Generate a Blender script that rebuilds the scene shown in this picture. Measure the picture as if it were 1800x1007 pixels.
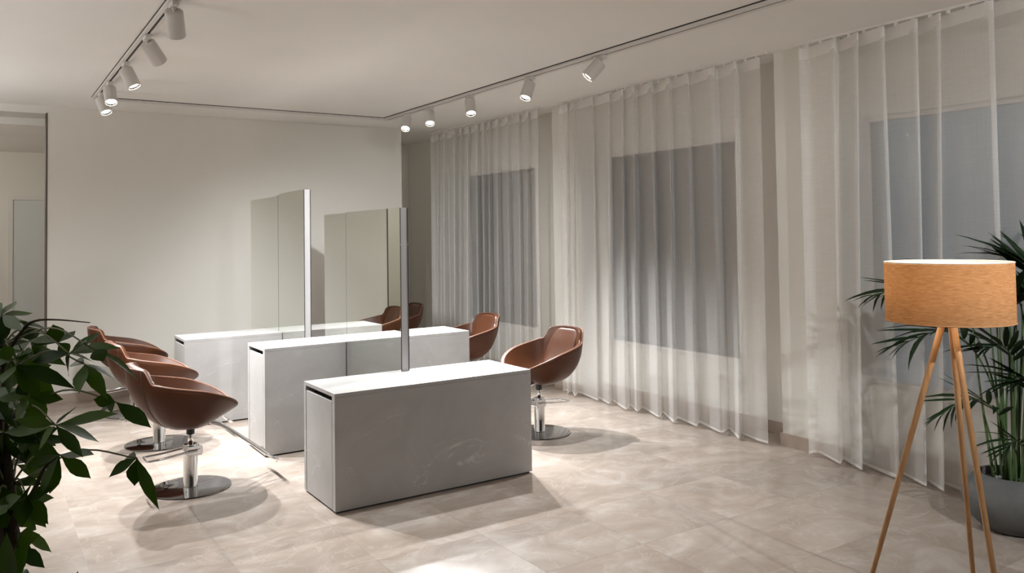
import bpy, bmesh, math, random
from mathutils import Vector, Matrix
PI = math.pi
for o in list(bpy.data.objects):
    bpy.data.objects.remove(o)
SC = bpy.context.scene
COL = SC.collection

# ------------------------------------------------------------------ camera
CH, CF, CA, CR, CY0, CP = 1.6, 1419.67, .5824, -.0150, 367.41, .0318
F0 = Vector((math.sin(CA), math.cos(CA), 0)); R0 = Vector((math.cos(CA), -math.sin(CA), 0)); Z0 = Vector((0, 0, 1))
FW = F0*math.cos(CP)+Z0*math.sin(CP); U0 = -F0*math.sin(CP)+Z0*math.cos(CP)
RT = R0*math.cos(CR)+U0*math.sin(CR); UP = U0*math.cos(CR)-R0*math.sin(CR)
cd = bpy.data.cameras.new('camera'); cam = bpy.data.objects.new('camera', cd); COL.objects.link(cam)
cam.matrix_world = Matrix(((RT.x, UP.x, -FW.x, 0), (RT.y, UP.y, -FW.y, 0), (RT.z, UP.z, -FW.z, CH), (0, 0, 0, 1)))
cd.sensor_width = 36; cd.lens = CF/1800*36; cd.shift_y = -(503.5-CY0)/1800
cd.clip_start = .05; cd.clip_end = 100
SC.camera = cam

# ------------------------------------------------------------------ world, exposure
w = bpy.data.worlds.new('dusk'); SC.world = w; w.use_nodes = True
w.node_tree.nodes['Background'].inputs[0].default_value = (.30, .34, .40, 1)
w.node_tree.nodes['Background'].inputs[1].default_value = .42
SC.view_settings.view_transform = 'Standard'
SC.view_settings.look = 'None'
SC.view_settings.gamma = 1
SC.view_settings.use_curve_mapping = False
SC.view_settings.exposure = .30
SC.cycles.max_bounces = 12
SC.cycles.diffuse_bounces = 8
SC.cycles.glossy_bounces = 4
SC.cycles.transmission_bounces = 4
SC.cycles.transparent_max_bounces = 16
SC.cycles.sample_clamp_indirect = 4
SC.cycles.caustics_reflective = False
SC.cycles.caustics_refractive = False

SPOT_COL = (.950, .978, 1.0)
LIGHT_SCALE = 1.0

def at(px, py, d):
    """world point that stands d metres in front of the camera"""
    r = FW + RT*((px-900)/CF) - UP*((py-CY0)/CF)
    return Vector((0, 0, CH)) + r*d
def onx(px, py, x):
    r = FW + RT*((px-900)/CF) - UP*((py-CY0)/CF)
    return Vector((0, 0, CH)) + r*(x/r.x)

# ------------------------------------------------------------------ materials
def mat(name, color=(.8, .8, .8), rough=.5, metal=0, **kw):
    m = bpy.data.materials.new(name); m.use_nodes = True
    b = m.node_tree.nodes['Principled BSDF']
    b.inputs['Base Color'].default_value = (*color, 1)
    b.inputs['Roughness'].default_value = rough
    b.inputs['Metallic'].default_value = metal
    for k, v in kw.items():
        b.inputs[k].default_value = v
    return m
def N(m, typ, **kw):
    n = m.node_tree.nodes.new(typ)
    for k, v in kw.items(): setattr(n, k, v)
    return n
def L(m, a, b): m.node_tree.links.new(a, b)
def ramp(m, stops):
    r = N(m, 'ShaderNodeValToRGB'); e = r.color_ramp.elements
    e[0].position, e[0].color = stops[0][0], (*stops[0][1], 1)
    e[1].position, e[1].color = stops[-1][0], (*stops[-1][1], 1)
    for p, c in stops[1:-1]:
        x = e.new(p); x.color = (*c, 1)
    return r
def noise(m, scale, detail=4, rough=.5, dist=0, coord='Object', vec=None):
    t = N(m, 'ShaderNodeTexCoord'); n = N(m, 'ShaderNodeTexNoise')
    n.inputs['Scale'].default_value = scale; n.inputs['Detail'].default_value = detail
    n.inputs['Roughness'].default_value = rough; n.inputs['Distortion'].default_value = dist
    if vec:
        mp = N(m, 'ShaderNodeMapping'); mp.inputs['Scale'].default_value = vec
        L(m, t.outputs[coord], mp.inputs[0]); L(m, mp.outputs[0], n.inputs['Vector'])
    else:
        L(m, t.outputs[coord], n.inputs['Vector'])
    return n
def bump(m, src, strength, dist=.01):
    b = N(m, 'ShaderNodeBump'); b.inputs['Strength'].default_value = strength; b.inputs['Distance'].default_value = dist
    L(m, src, b.inputs['Height']); L(m, b.outputs[0], m.node_tree.nodes['Principled BSDF'].inputs['Normal'])
def bc(m): return m.node_tree.nodes['Principled BSDF'].inputs['Base Color']

def plaster(name, color, rough=.85):
    m = mat(name, color, rough)
    n = noise(m, 1.1, 3)
    r = ramp(m, [(.3, tuple(c*.965 for c in color)), (.7, color)])
    L(m, n.outputs['Fac'], r.inputs[0]); L(m, r.outputs[0], bc(m))
    n2 = noise(m, 90, 3); bump(m, n2.outputs['Fac'], .06, .004)
    return m
M_WALL = plaster('warm_white_plaster', (.77, .75, .695))
M_TAUPE = plaster('dark_taupe_plaster', (.16, .14, .12))
M_CEIL = plaster('ceiling_plaster', (.89, .875, .84))
M_TRIMW = mat('white_painted_metal', (.74, .71, .68), .4)
M_SPOT = mat('spotlight_enamel', (.62, .59, .56), .42)
M_DARK = mat('dark_slot', (.02, .018, .016), .6)
M_DTRIM = mat('brown_edge_trim', (.10, .075, .06), .5)
M_CHROME = mat('chrome', (.80, .80, .81), .06, 1)
M_CHROMED = mat('polished_steel_plate', (.26, .25, .25), .07, 1)
M_BLACK = mat('black_rubber', (.012, .012, .012), .5)
M_MIRROR = mat('mirror_glass', (.90, .93, .88), .0, 1)
M_ALU = mat('brushed_dark_aluminium', (.40, .38, .375), .42, .35)
n_ = noise(M_ALU, 60, 3, vec=(1, 1, .02)); bump(M_ALU, n_.outputs['Fac'], .05, .002)
M_WDOOR = mat('white_painted_door', (.68, .70, .70), .5)

# floor marble
M_FLOOR = mat('beige_marble', (.6, .5, .42), .2)
oi = N(M_FLOOR, 'ShaderNodeObjectInfo'); tc = N(M_FLOOR, 'ShaderNodeTexCoord')
ad = N(M_FLOOR, 'ShaderNodeVectorMath', operation='MULTIPLY_ADD')
cb = N(M_FLOOR, 'ShaderNodeCombineXYZ')
L(M_FLOOR, oi.outputs['Random'], cb.inputs[0]); L(M_FLOOR, oi.outputs['Random'], cb.inputs[1]); L(M_FLOOR, oi.outputs['Random'], cb.inputs[2])
ad.inputs[1].default_value = (37, 91, 13)
L(M_FLOOR, cb.outputs[0], ad.inputs[0]); L(M_FLOOR, tc.outputs['Object'], ad.inputs[2])
nf = N(M_FLOOR, 'ShaderNodeTexNoise'); nf.inputs['Scale'].default_value = 2.6; nf.inputs['Detail'].default_value = 8
nf.inputs['Roughness'].default_value = .62; nf.inputs['Distortion'].default_value = .9
mpf = N(M_FLOOR, 'ShaderNodeMapping'); mpf.inputs['Scale'].default_value = (.95, 1.25, 1)
L(M_FLOOR, ad.outputs[0], mpf.inputs[0]); L(M_FLOOR, mpf.outputs[0], nf.inputs['Vector'])
rf = ramp(M_FLOOR, [(.30, (.280, .220, .178)), (.45, (.328, .267, .221)), (.56, (.368, .308, .262)), (.68, (.44, .385, .335))])
L(M_FLOOR, nf.outputs['Fac'], rf.inputs[0])
nv = N(M_FLOOR, 'ShaderNodeTexNoise'); nv.inputs['Scale'].default_value = 1.7; nv.inputs['Detail'].default_value = 6; nv.inputs['Distortion'].default_value = 1.6
L(M_FLOOR, ad.outputs[0], nv.inputs['Vector'])
rv = ramp(M_FLOOR, [(.488, (0, 0, 0)), (.5, (1, 1, 1)), (.512, (0, 0, 0))]); L(M_FLOOR, nv.outputs['Fac'], rv.inputs[0])
mx = N(M_FLOOR, 'ShaderNodeMix', data_type='RGBA'); L(M_FLOOR, rf.outputs[0], mx.inputs[6])
mx.inputs[7].default_value = (.50, .455, .41, 1)
mm = N(M_FLOOR, 'ShaderNodeMath', operation='MULTIPLY'); mm.inputs[1].default_value = .28
L(M_FLOOR, rv.outputs[0], mm.inputs[0]); L(M_FLOOR, mm.outputs[0], mx.inputs[0])
br = N(M_FLOOR, 'ShaderNodeMapRange'); br.inputs[3].default_value = .90; br.inputs[4].default_value = 1.04
L(M_FLOOR, oi.outputs['Random'], br.inputs[0])
ml = N(M_FLOOR, 'ShaderNodeMix', data_type='RGBA', blend_type='MULTIPLY'); ml.inputs[0].default_value = 1
L(M_FLOOR, mx.outputs[2], ml.inputs[6]); L(M_FLOOR, br.outputs[0], ml.inputs[7]); L(M_FLOOR, ml.outputs[2], bc(M_FLOOR))
nr = noise(M_FLOOR, 5, 4); mr = N(M_FLOOR, 'ShaderNodeMapRange'); mr.inputs[3].default_value = .14; mr.inputs[4].default_value = .30
L(M_FLOOR, nr.outputs['Fac'], mr.inputs[0]); L(M_FLOOR, mr.outputs[0], M_FLOOR.node_tree.nodes['Principled BSDF'].inputs['Roughness'])
M_GROUT = mat('tile_joint', (.30, .255, .22), .5)
M_BASE = mat('beige_stone_baseboard', (.43, .35, .29), .35)
n_ = noise(M_BASE, 3, 6); r_ = ramp(M_BASE, [(.3, (.38, .30, .245)), (.7, (.47, .39, .325))]); L(M_BASE, n_.outputs['Fac'], r_.inputs[0]); L(M_BASE, r_.outputs[0], bc(M_BASE))

# counter stone
M_STONE = mat('warm_grey_stone_slab', (.6, .57, .54), .42)
n1 = noise(M_STONE, 3.2, 7, .6, .7); r1 = ramp(M_STONE, [(.3, (.30, .287, .276)), (.7, (.36, .346, .335))]); L(M_STONE, n1.outputs['Fac'], r1.inputs[0])
n2 = noise(M_STONE, 1.35, 5, .55, 1.4, vec=(1, 1, 2.2)); r2 = ramp(M_STONE, [(.4935, (0, 0, 0)), (.5, (1, 1, 1)), (.5065, (0, 0, 0))]); L(M_STONE, n2.outputs['Fac'], r2.inputs[0])
n3 = noise(M_STONE, 2.4, 2); r3 = ramp(M_STONE, [(.5, (0, 0, 0)), (.62, (.55, .55, .55))]); L(M_STONE, n3.outputs['Fac'], r3.inputs[0])
mu = N(M_STONE, 'ShaderNodeMath', operation='MULTIPLY'); L(M_STONE, r2.outputs[0], mu.inputs[0]); L(M_STONE, r3.outputs[0], mu.inputs[1])
mx = N(M_STONE, 'ShaderNodeMix', data_type='RGBA'); L(M_STONE, mu.outputs[0], mx.inputs[0]); L(M_STONE, r1.outputs[0], mx.inputs[6]); mx.inputs[7].default_value = (.60, .575, .555, 1)
L(M_STONE, mx.outputs[2], bc(M_STONE))

# leather
def leather(name, c):
    m = mat(name, c, .42); m.node_tree.nodes['Principled BSDF'].inputs['Specular IOR Level'].default_value = .32
    n = noise(m, 5, 4); r = ramp(m, [(.3, tuple(x*.86 for x in c)), (.7, c)]); L(m, n.outputs['Fac'], r.inputs[0]); L(m, r.outputs[0], bc(m))
    v = N(m, 'ShaderNodeTexVoronoi'); v.inputs['Scale'].default_value = 240; t = N(m, 'ShaderNodeTexCoord'); L(m, t.outputs['Object'], v.inputs['Vector'])
    bump(m, v.outputs['Distance'], .08, .002)
    return m
M_LEATHER = leather('cognac_leather', (.070, .0205, .0060))
M_PIPE = leather('light_leather_piping', (.27, .13, .08))

# sheer curtain
def sheer(name, color, alpha):
    m = bpy.data.materials.new(name); m.use_nodes = True; nt = m.node_tree; nt.nodes.clear()
    out = N(m, 'ShaderNodeOutputMaterial'); mix = N(m, 'ShaderNodeMixShader'); mix2 = N(m, 'ShaderNodeMixShader')
    tr = N(m, 'ShaderNodeBsdfTransparent'); df = N(m, 'ShaderNodeBsdfDiffuse'); tl = N(m, 'ShaderNodeBsdfTranslucent')
    df.inputs[0].default_value = (*color, 1); tl.inputs[0].default_value = (*color, 1)
    mix2.inputs[0].default_value = .30; L(m, df.outputs[0], mix2.inputs[1]); L(m, tl.outputs[0], mix2.inputs[2])
    a = noise(m, 1, 3, .6, coord='Object', vec=(500, 500, 3)); b = noise(m, 1, 3, .6, coord='Object', vec=(6, 6, 420))
    s = N(m, 'ShaderNodeMath', operation='ADD'); L(m, a.outputs['Fac'], s.inputs[0]); L(m, b.outputs['Fac'], s.inputs[1])
    r = N(m, 'ShaderNodeMapRange'); r.inputs[1].default_value = .7; r.inputs[2].default_value = 1.3; r.inputs[3].default_value = alpha-.045; r.inputs[4].default_value = alpha+.045
    L(m, s.outputs[0], r.inputs[0]); L(m, r.outputs[0], mix.inputs[0])
    L(m, tr.outputs[0], mix.inputs[1]); L(m, mix2.outputs[0], mix.inputs[2]); L(m, mix.outputs[0], out.inputs[0])
    return m
M_SHEER = sheer('white_sheer_linen', (.93, .915, .895), .49)
M_HEM = sheer('doubled_sheer_linen', (.93, .915, .895), .74)

# window glass (thin): mirror-like over transparent
M_GLASS = bpy.data.materials.new('dark_window_glass'); M_GLASS.use_nodes = True; M_GLASS.node_tree.nodes.clear()
go = N(M_GLASS, 'ShaderNodeOutputMaterial'); gm = N(M_GLASS, 'ShaderNodeMixShader'); gt = N(M_GLASS, 'ShaderNodeBsdfTransparent'); gg = N(M_GLASS, 'ShaderNodeBsdfGlossy'); fr = N(M_GLASS, 'ShaderNodeFresnel')
fr.inputs[0].default_value = 1.6; gg.inputs['Roughness'].default_value = .01; gt.inputs[0].default_value = (.75, .8, .8, 1)
L(M_GLASS, fr.outputs[0], gm.inputs[0]); L(M_GLASS, gt.outputs[0], gm.inputs[1]); L(M_GLASS, gg.outputs[0], gm.inputs[2]); L(M_GLASS, gm.outputs[0], go.inputs[0])

# lamp
M_WOOD = mat('beech_wood', (.55, .30, .13), .45)
n_ = noise(M_WOOD, 6, 5, .6, .5, vec=(8, 8, .6)); r_ = ramp(M_WOOD, [(.3, (.42, .21, .085)), (.7, (.60, .34, .155))]); L(M_WOOD, n_.outputs['Fac'], r_.inputs[0]); L(M_WOOD, r_.outputs[0], bc(M_WOOD))
def shade_mat():
    m = bpy.data.materials.new('orange_linen_shade'); m.use_nodes = True; nt = m.node_tree; nt.nodes.clear()
    out = N(m, 'ShaderNodeOutputMaterial'); mix = N(m, 'ShaderNodeMixShader'); mix.inputs[0].default_value = .42
    df = N(m, 'ShaderNodeBsdfDiffuse'); tl = N(m, 'ShaderNodeBsdfTranslucent')
    n = noise(m, 1, 4, .65, coord='Object', vec=(34, 34, 330)); r = ramp(m, [(.32, (.40, .215, .098)), (.68, (.63, .375, .195))]); L(m, n.outputs['Fac'], r.inputs[0])
    L(m, r.outputs[0], df.inputs[0]); L(m, r.outputs[0], tl.inputs[0])
    L(m, df.outputs[0], mix.inputs[1]); L(m, tl.outputs[0], mix.inputs[2]); L(m, mix.outputs[0], out.inputs[0])
    return m
M_SHADE = shade_mat()
M_LINER = bpy.data.materials.new('white_shade_liner'); M_LINER.use_nodes = True; M_LINER.node_tree.nodes.clear()
_o = N(M_LINER, 'ShaderNodeOutputMaterial'); _m = N(M_LINER, 'ShaderNodeMixShader'); _m.inputs[0].default_value = .35
_d = N(M_LINER, 'ShaderNodeBsdfDiffuse'); _t = N(M_LINER, 'ShaderNodeBsdfTranslucent'); _d.inputs[0].default_value = (.85, .8, .72, 1); _t.inputs[0].default_value = (.85, .8, .72, 1)
L(M_LINER, _d.outputs[0], _m.inputs[1]); L(M_LINER, _t.outputs[0], _m.inputs[2]); L(M_LINER, _m.outputs[0], _o.inputs[0])
def emis(name, c, s):
    m = bpy.data.materials.new(name); m.use_nodes = True; m.node_tree.nodes.clear()
    o = N(m, 'ShaderNodeOutputMaterial'); e = N(m, 'ShaderNodeEmission'); e.inputs[0].default_value = (*c, 1); e.inputs[1].default_value = s
    L(m, e.outputs[0], o.inputs[0]); return m
M_LED = emis('spotlight_lens', (1, .96, .88), 14)
M_BULB = emis('warm_bulb', (1, .8, .55), 12)

# plants
def leafmat(name, c1, c2, rough=.4):
    m = mat(name, c1, rough); m.node_tree.nodes['Principled BSDF'].inputs['Specular IOR Level'].default_value = .22
    oi = N(m, 'ShaderNodeObjectInfo'); r = ramp(m, [(0, c1), (1, c2)]); L(m, oi.outputs['Random'], r.inputs[0]); L(m, r.outputs[0], bc(m))
    b = m.node_tree.nodes['Principled BSDF']; out = [n for n in m.node_tree.nodes if n.type == 'OUTPUT_MATERIAL'][0]
    tl = N(m, 'ShaderNodeBsdfTranslucent'); mx = N(m, 'ShaderNodeMixShader'); mx.inputs[0].default_value = .22
    mc = N(m, 'ShaderNodeMix', data_type='RGBA', blend_type='MULTIPLY'); mc.inputs[0].default_value = 1; mc.inputs[7].default_value = (1.6, 1.5, .5, 1)
    L(m, r.outputs[0], mc.inputs[6]); L(m, mc.outputs[2], tl.inputs[0])
    L(m, b.outputs[0], mx.inputs[1]); L(m, tl.outputs[0], mx.inputs[2]); L(m, mx.outputs[0], out.inputs[0])
    return m
M_LEAF = leafmat('money_tree_leaf', (.014, .045, .005), (.060, .135, .010))
M_PALM = leafmat('palm_leaf', (.006, .018, .008), (.020, .045, .017), .45)
M_STEM = mat('green_stem', (.07, .12, .04), .5)
M_PETIOLE = mat('pale_petiole', (.20, .22, .12), .5)
M_BARK = mat('brown_bark', (.05, .035, .022), .85)
n_ = noise(M_BARK, 30, 5, vec=(1, 1, .3)); bump(M_BARK, n_.outputs['Fac'], .5, .01)
M_POT = mat('grey_concrete_pot', (.10, .10, .098), .75)
n_ = noise(M_POT, 14, 6, .6); r_ = ramp(M_POT, [(.3, (.085, .086, .084)), (.7, (.115, .116, .113))]); L(M_POT, n_.outputs['Fac'], r_.inputs[0]); L(M_POT, r_.outputs[0], bc(M_POT)); bump(M_POT, n_.outputs['Fac'], .15, .004)
M_SOIL = mat('potting_soil', (.02, .015, .01), .95)
M_PEBBLE = mat('grey_pebble', (.22, .21, .20), .7)

# ------------------------------------------------------------------ mesh helpers
def link(name, me, m=None, parent=None, loc=None, rot=None):
    o = bpy.data.objects.new(name, me); COL.objects.link(o)
    if m is not None and me is not None and not me.materials: me.materials.append(m)
    if parent is not None: o.parent = parent
    if loc is not None: o.location = loc
    if rot is not None: o.rotation_euler = rot
    return o
def tomesh(bm, name, smooth=False, recalc=True):
    if recalc: bmesh.ops.recalc_face_normals(bm, faces=bm.faces)
    me = bpy.data.meshes.new(name); bm.to_mesh(me); bm.free()
    if smooth: me.polygons.foreach_set('use_smooth', [True]*len(me.polygons))
    me.update(); return me
def box(bm, x0, x1, y0, y1, z0, z1, bev=0):
    vs = [bm.verts.new((x, y, z)) for z in (z0, z1) for y in (y0, y1) for x in (x0, x1)]
    fs = [(0, 2, 3, 1), (4, 5, 7, 6), (0, 1, 5, 4), (2, 6, 7, 3), (0, 4, 6, 2), (1, 3, 7, 5)]
    ff = [bm.faces.new([vs[i] for i in f]) for f in fs]
    if bev:
        es = set(e for f in ff for e in f.edges)
        bmesh.ops.bevel(bm, geom=list(es), offset=bev, segments=2, affect='EDGES', profile=.6)
def boxobj(name, m, b, parent=None, bev=0, boxes=None):
    bm = bmesh.new()
    for q in (boxes or [b]): box(bm, *q, bev=bev)
    return link(name, tomesh(bm, name), m, parent)
def struct(o):
    o['kind'] = 'structure'; return o
def thing(name, label, cat, loc=(0, 0, 0), rz=0, group=None):
    o = bpy.data.objects.new(name, None); COL.objects.link(o); o.location = loc; o.rotation_euler = (0, 0, rz)
    o.empty_display_size = .1
    o['label'] = label; o['category'] = cat
    if group: o['group'] = group
    return o
def tag(o, label, cat, group=None):
    o['label'] = label; o['category'] = cat
    if group: o['group'] = group
    return o
def catmull(pts, n=8):
    P = [Vector(p) for p in pts]; P = [P[0]*2-P[1]]+P+[P[-1]*2-P[-2]]; out = []
    for i in range(1, len(P)-2):
        for k in range(n):
            t = k/n; a, b, c, d = P[i-1:i+3]
            out.append(.5*((2*b)+(c-a)*t+(2*a-5*b+4*c-d)*t*t+(3*b-a-3*c+d)*t**3))
    out.append(P[-2]); return out
def tube(bm, pts, rad, seg=10, caps=True, closed=False):
    P = [Vector(p) for p in pts]; n = len(P)
    rs = rad if isinstance(rad, (list, tuple)) else [rad]*n
    rings = []; prev = None
    for i in range(n):
        if closed: t = (P[(i+1) % n]-P[i-1])
        else: t = P[min(i+1, n-1)]-P[max(i-1, 0)]
        t.normalize()
        if prev is None:
            a = Vector((0, 0, 1)) if abs(t.z) < .9 else Vector((1, 0, 0)); u = t.cross(a).normalized()
        else:
            u = (prev-t*prev.dot(t))
            u = u.normalized() if u.length > 1e-6 else t.orthogonal().normalized()
        prev = u; v = t.cross(u)
        rings.append([bm.verts.new(P[i]+(u*math.cos(2*PI*k/seg)+v*math.sin(2*PI*k/seg))*rs[i]) for k in range(seg)])
    m = n if closed else n-1
    for i in range(m):
        a, b = rings[i], rings[(i+1) % n]
        for k in range(seg): bm.faces.new((a[k], a[(k+1) % seg], b[(k+1) % seg], b[k]))
    if caps and not closed: bm.faces.new(rings[0][::-1]); bm.faces.new(rings[-1])
def tubeobj(name, m, pts, rad, parent=None, seg=10, n=0, closed=False):
    bm = bmesh.new(); P = catmull(pts, n) if n else pts
    if n and isinstance(rad, (list, tuple)):
        k = len(rad)-1; rr = [rad[min(int(i/n), k)]+(rad[min(int(i/n)+1, k)]-rad[min(int(i/n), k)])*((i % n)/n) for i in range(len(P))]
    else: rr = rad
    tube(bm, P, rr, seg, closed=closed); return link(name, tomesh(bm, name, True), m, parent)
def lathe(bm, prof, seg=48, c=(0, 0)):
    rings = []
    for r, z in prof:
        if r < 1e-6: rings.append([bm.verts.new((c[0], c[1], z))])
        else: rings.append([bm.verts.new((c[0]+r*math.cos(2*PI*k/seg), c[1]+r*math.sin(2*PI*k/seg), z)) for k in range(seg)])
    for a, b in zip(rings, rings[1:]):
        for k in range(seg):
            k2 = (k+1) % seg
            if len(a) == 1 and len(b) == 1: continue
            if len(a) == 1: bm.faces.new((a[0], b[k], b[k2]))
            elif len(b) == 1: bm.faces.new((a[k], a[k2], b[0]))
            else: bm.faces.new((a[k], a[k2], b[k2], b[k]))
def latheobj(name, m, prof, parent=None, seg=48, smooth=True):
    bm = bmesh.new(); lathe(bm, prof, seg); me = tomesh(bm, name, smooth); return link(name, me, m, parent)
def autosmooth(o, ang=40):
    me = o.data; bm = bmesh.new(); bm.from_mesh(me)
    for e in bm.edges:
        if len(e.link_faces) == 2 and e.calc_face_angle(0) > math.radians(ang): e.smooth = False
    bm.to_mesh(me); bm.free(); return o
def smoothstep(x): x = max(0, min(1, x)); return x*x*(3-2*x)

# ------------------------------------------------------------------ the room
HC = 2.946; XW = 5.28; XP = 5.02; YB = 9.18; XBL = .552; XBR = 4.40
XL, YF = -2.6, -3.2; YE = 10.75
floor = struct(boxobj('floor', M_GROUT, (XL, 6.2, YF, 13.2, -.12, -.0006)))
bm = bmesh.new(); T = .60; g = .0005
box(bm, -T/2+g, T/2-g, -T/2+g, T/2-g, -.02, 0); tile_me = tomesh(bm, 'tile')
tile_me.materials.append(M_FLOOR)
cnt = 0
for i in range(0, 10):
    for j in range(1, 19):
        x = -.45+T*i+.0; y = .46+T*j
        # outside the view cone: one joined remainder
        d = F0.x*x+F0.y*y; u = R0.x*x+R0.y*y
        if d > .5 and abs(u) < .70*d+.55 and x < 5.3:
            link('tile', tile_me, None, floor, (x, y, 0)); cnt += 1
random.seed(4)
bm = bmesh.new()
for i in range(-5, 12):
    for j in range(-6, 22):
        x = -.45+T*i; y = .46+T*j; d = F0.x*x+F0.y*y; u = R0.x*x+R0.y*y
        inside = (0 <= i < 10 and 1 <= j < 19 and d > .5 and abs(u) < .70*d+.55 and x < 5.3)
        if not inside and XL-.1 < x < 6.0 and YF-.1 < y < 12.9: box(bm, x-T/2+g, x+T/2-g, y-T/2+g, y+T/2-g, -.02, 0)
o = link('tile_field', tomesh(bm, 'tile_field'), M_FLOOR, floor); o['kind'] = 'stuff'

ceil = struct(boxobj('ceiling', M_CEIL, (XL, 6.2, YF, 13.2, HC, HC+.15)))
struct(boxobj('wall_back', M_WALL, (XBL, XBR, YB, YB+.16, 0, HC)))
struct(boxobj('trim_1', M_DTRIM, (XBL-.014, XBL, YB-.004, YB+.164, 0, HC-.07)))
struct(boxobj('trim_2', M_WALL, (XL, XBL, YB+.02, YB+.42, HC-.075, HC)))       # header over the side opening
struct(boxobj('baseboard_back', M_BASE, (XBL, XBR, YB-.014, YB, 0, .092), bev=.002))
struct(boxobj('wall_left', M_WALL, (XL-.15, XL, YF, 13.2, 0, HC)))
struct(boxobj('wall_front', M_TAUPE, (XL, 6.2, YF-.15, YF, 0, HC)))
struct(boxobj('wall_far', M_WALL, (XL, XBL+1.4, 12.6, 12.75, 0, 2.80)))
struct(boxobj('ceiling_side_room', M_CEIL, (XL, XBL+1.4, 9.62, 12.75, 2.80, HC)))
struct(boxobj('wall_side', M_WALL, (XBL+1.3, XBL+1.4, YB+.16, 12.6, 0, 2.80)))
struct(boxobj('wall_passage', M_WALL, (XBL+1.4, 6.2, YE, YE+.15, 0, HC)))
# door in the far room
door = struct(boxobj('door_1', M_WDOOR, (.36, 1.32, 12.555, 12.60, 0, 2.16), bev=.004))
boxobj('door_frame', M_TRIMW, None, door, boxes=[(.31, .36, 12.54, 12.60, 0, 2.21), (1.32, 1.37, 12.54, 12.60, 0, 2.21), (.36, 1.32, 12.54, 12.60, 2.1605, 2.21)])
# window wall with openings
WIN = [(7.53, 9.11), (4.60, 6.28), (.9, 3.44)]; WZ0, WZ1 = .50, 2.40
boxes = []; ys = sorted(WIN); prev = YF
for a, b in ys:
    boxes.append((XW, XW+.22, prev, a, 0, HC)); boxes.append((XW, XW+.22, a, b, 0, WZ0)); boxes.append((XW, XW+.22, a, b, WZ1, HC)); prev = b
boxes.append((XW, XW+.22, prev, YE, 0, HC))
struct(boxobj('wall_right', M_WALL, None, boxes=boxes))
for i, (a, b) in enumerate(WIN):
    fx = XW+.03
    f = struct(boxobj('window_%d' % (i+1), M_TRIMW, None, boxes=[(fx, fx+.05, a, a+.035, WZ0, WZ1), (fx, fx+.05, b-.035, b, WZ0, WZ1), (fx, fx+.05, a+.035, b-.035, WZ0, WZ0+.035), (fx, fx+.05, a+.035, b-.035, WZ1-.035, WZ1)]))
    boxobj('pane', M_GLASS, (fx+.02, fx+.026, a+.03, b-.03, WZ0+.03, WZ1-.03), f)
struct(boxobj('trim_3', M_WALL, (XP, XW, 3.42, 3.985, 0, HC)))
struct(boxobj('trim_4', M_WALL, (XP, XW, 6.36, 6.83, 0, HC)))
bm_ = []
for (xa, xb, ya, yb) in [(XP-.014, XP, 3.42, 3.999), (XW-.014, XW, 3.985, 6.36), (XP-.014, XP, 6.36, 6.844), (XW-.014, XW, 6.83, YE), (XP, XW-.014, 3.985, 3.999), (XW-.014, XW, YF, 3.42)]:
    bm_.append((xa, xb, ya, yb, 0, .092))
struct(boxobj('baseboard_right', M_BASE, None, boxes=bm_))

# ------------------------------------------------------------------ light tracks (rails are one thing with slots)
def rail(name, label, axis, c, a, b, z=HC, wd=.062, h=.022, gl=.003, gr=.003):
    root = thing(name, label, 'light track', group=None)
    def bx(u0, u1, v0, v1, z0, z1):
        return (u0, u1, v0, v1, z0, z1) if axis == 'x' else (v0, v1, u0, u1, z0, z1)
    w2 = wd/2
    boxobj('rail_profile', M_TRIMW, None, root, boxes=[bx(a, b, c-w2, c-.008, z-h, z), bx(a, b, c+.008, c+w2, z-h, z)])
    boxobj('slot', M_DARK, bx(a, b, c-.008, c+.008, z-h+.004, z), root)
    boxobj('shadow_gap', M_DARK, None, root, boxes=[bx(a, b, c-w2-gl, c-w2, z-.006, z), bx(a, b, c+w2, c+w2+gr, z-.006, z)])
    return root
XLT, XRT, YBT = .895, 3.862, 8.42
rail('light_track', 'white ceiling light track over the left chairs', 'y', XLT, -2.5, YBT)
rail('light_track', 'white ceiling light track running along the curtains', 'y', XRT, -2.5, YBT, wd=.10, gl=.008, gr=.010)
r = rail('light_track', 'white empty light track across the ceiling before the back wall', 'x', YBT, XLT, XRT, gl=.004, gr=.004)

# ------------------------------------------------------------------ spotlights
def cyl_between(bm, p, q, r, seg=16): tube(bm, [p, q], r, seg)
def make_spot():
    root = thing('track_spotlight', '', 'spotlight')
    boxobj('track_adapter', M_TRIMW, (-.018, .018, -.06, .06, -.016, .012), root, bev=.003)
    bm = bmesh.new(); tube(bm, [(0, 0, -.014), (0, 0, -.026)], .014, 16); tube(bm, [(0, 0, -.022), (0, 0, -.042)], .008, 12)
    link('swivel_joint', tomesh(bm, 'swivel', True), M_TRIMW, root)
    body = latheobj('lamp_body', M_SPOT, [(0, .0), (.044, 0), (.049, -.004), (.050, -.01), (.050, -.152), (.047, -.155), (.044, -.152), (.043, -.130)], root, 40)
    autosmooth(body, 35)
    latheobj('reflector', M_CHROME, [(.0445, -.150), (.040, -.144), (.036, -.138)], body, 32)
    latheobj('lens', M_LED, [(0, -.138), (.036, -.138), (.036, -.134), (0, -.134)], body, 24, False)
    return root
spot0 = make_spot(); first = [spot0]
def copy_tree(o, parent=None):
    c = o.copy(); COL.objects.link(c); c.parent = parent
    for ch in list(o.children): copy_tree(ch, c)
    return c
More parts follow.
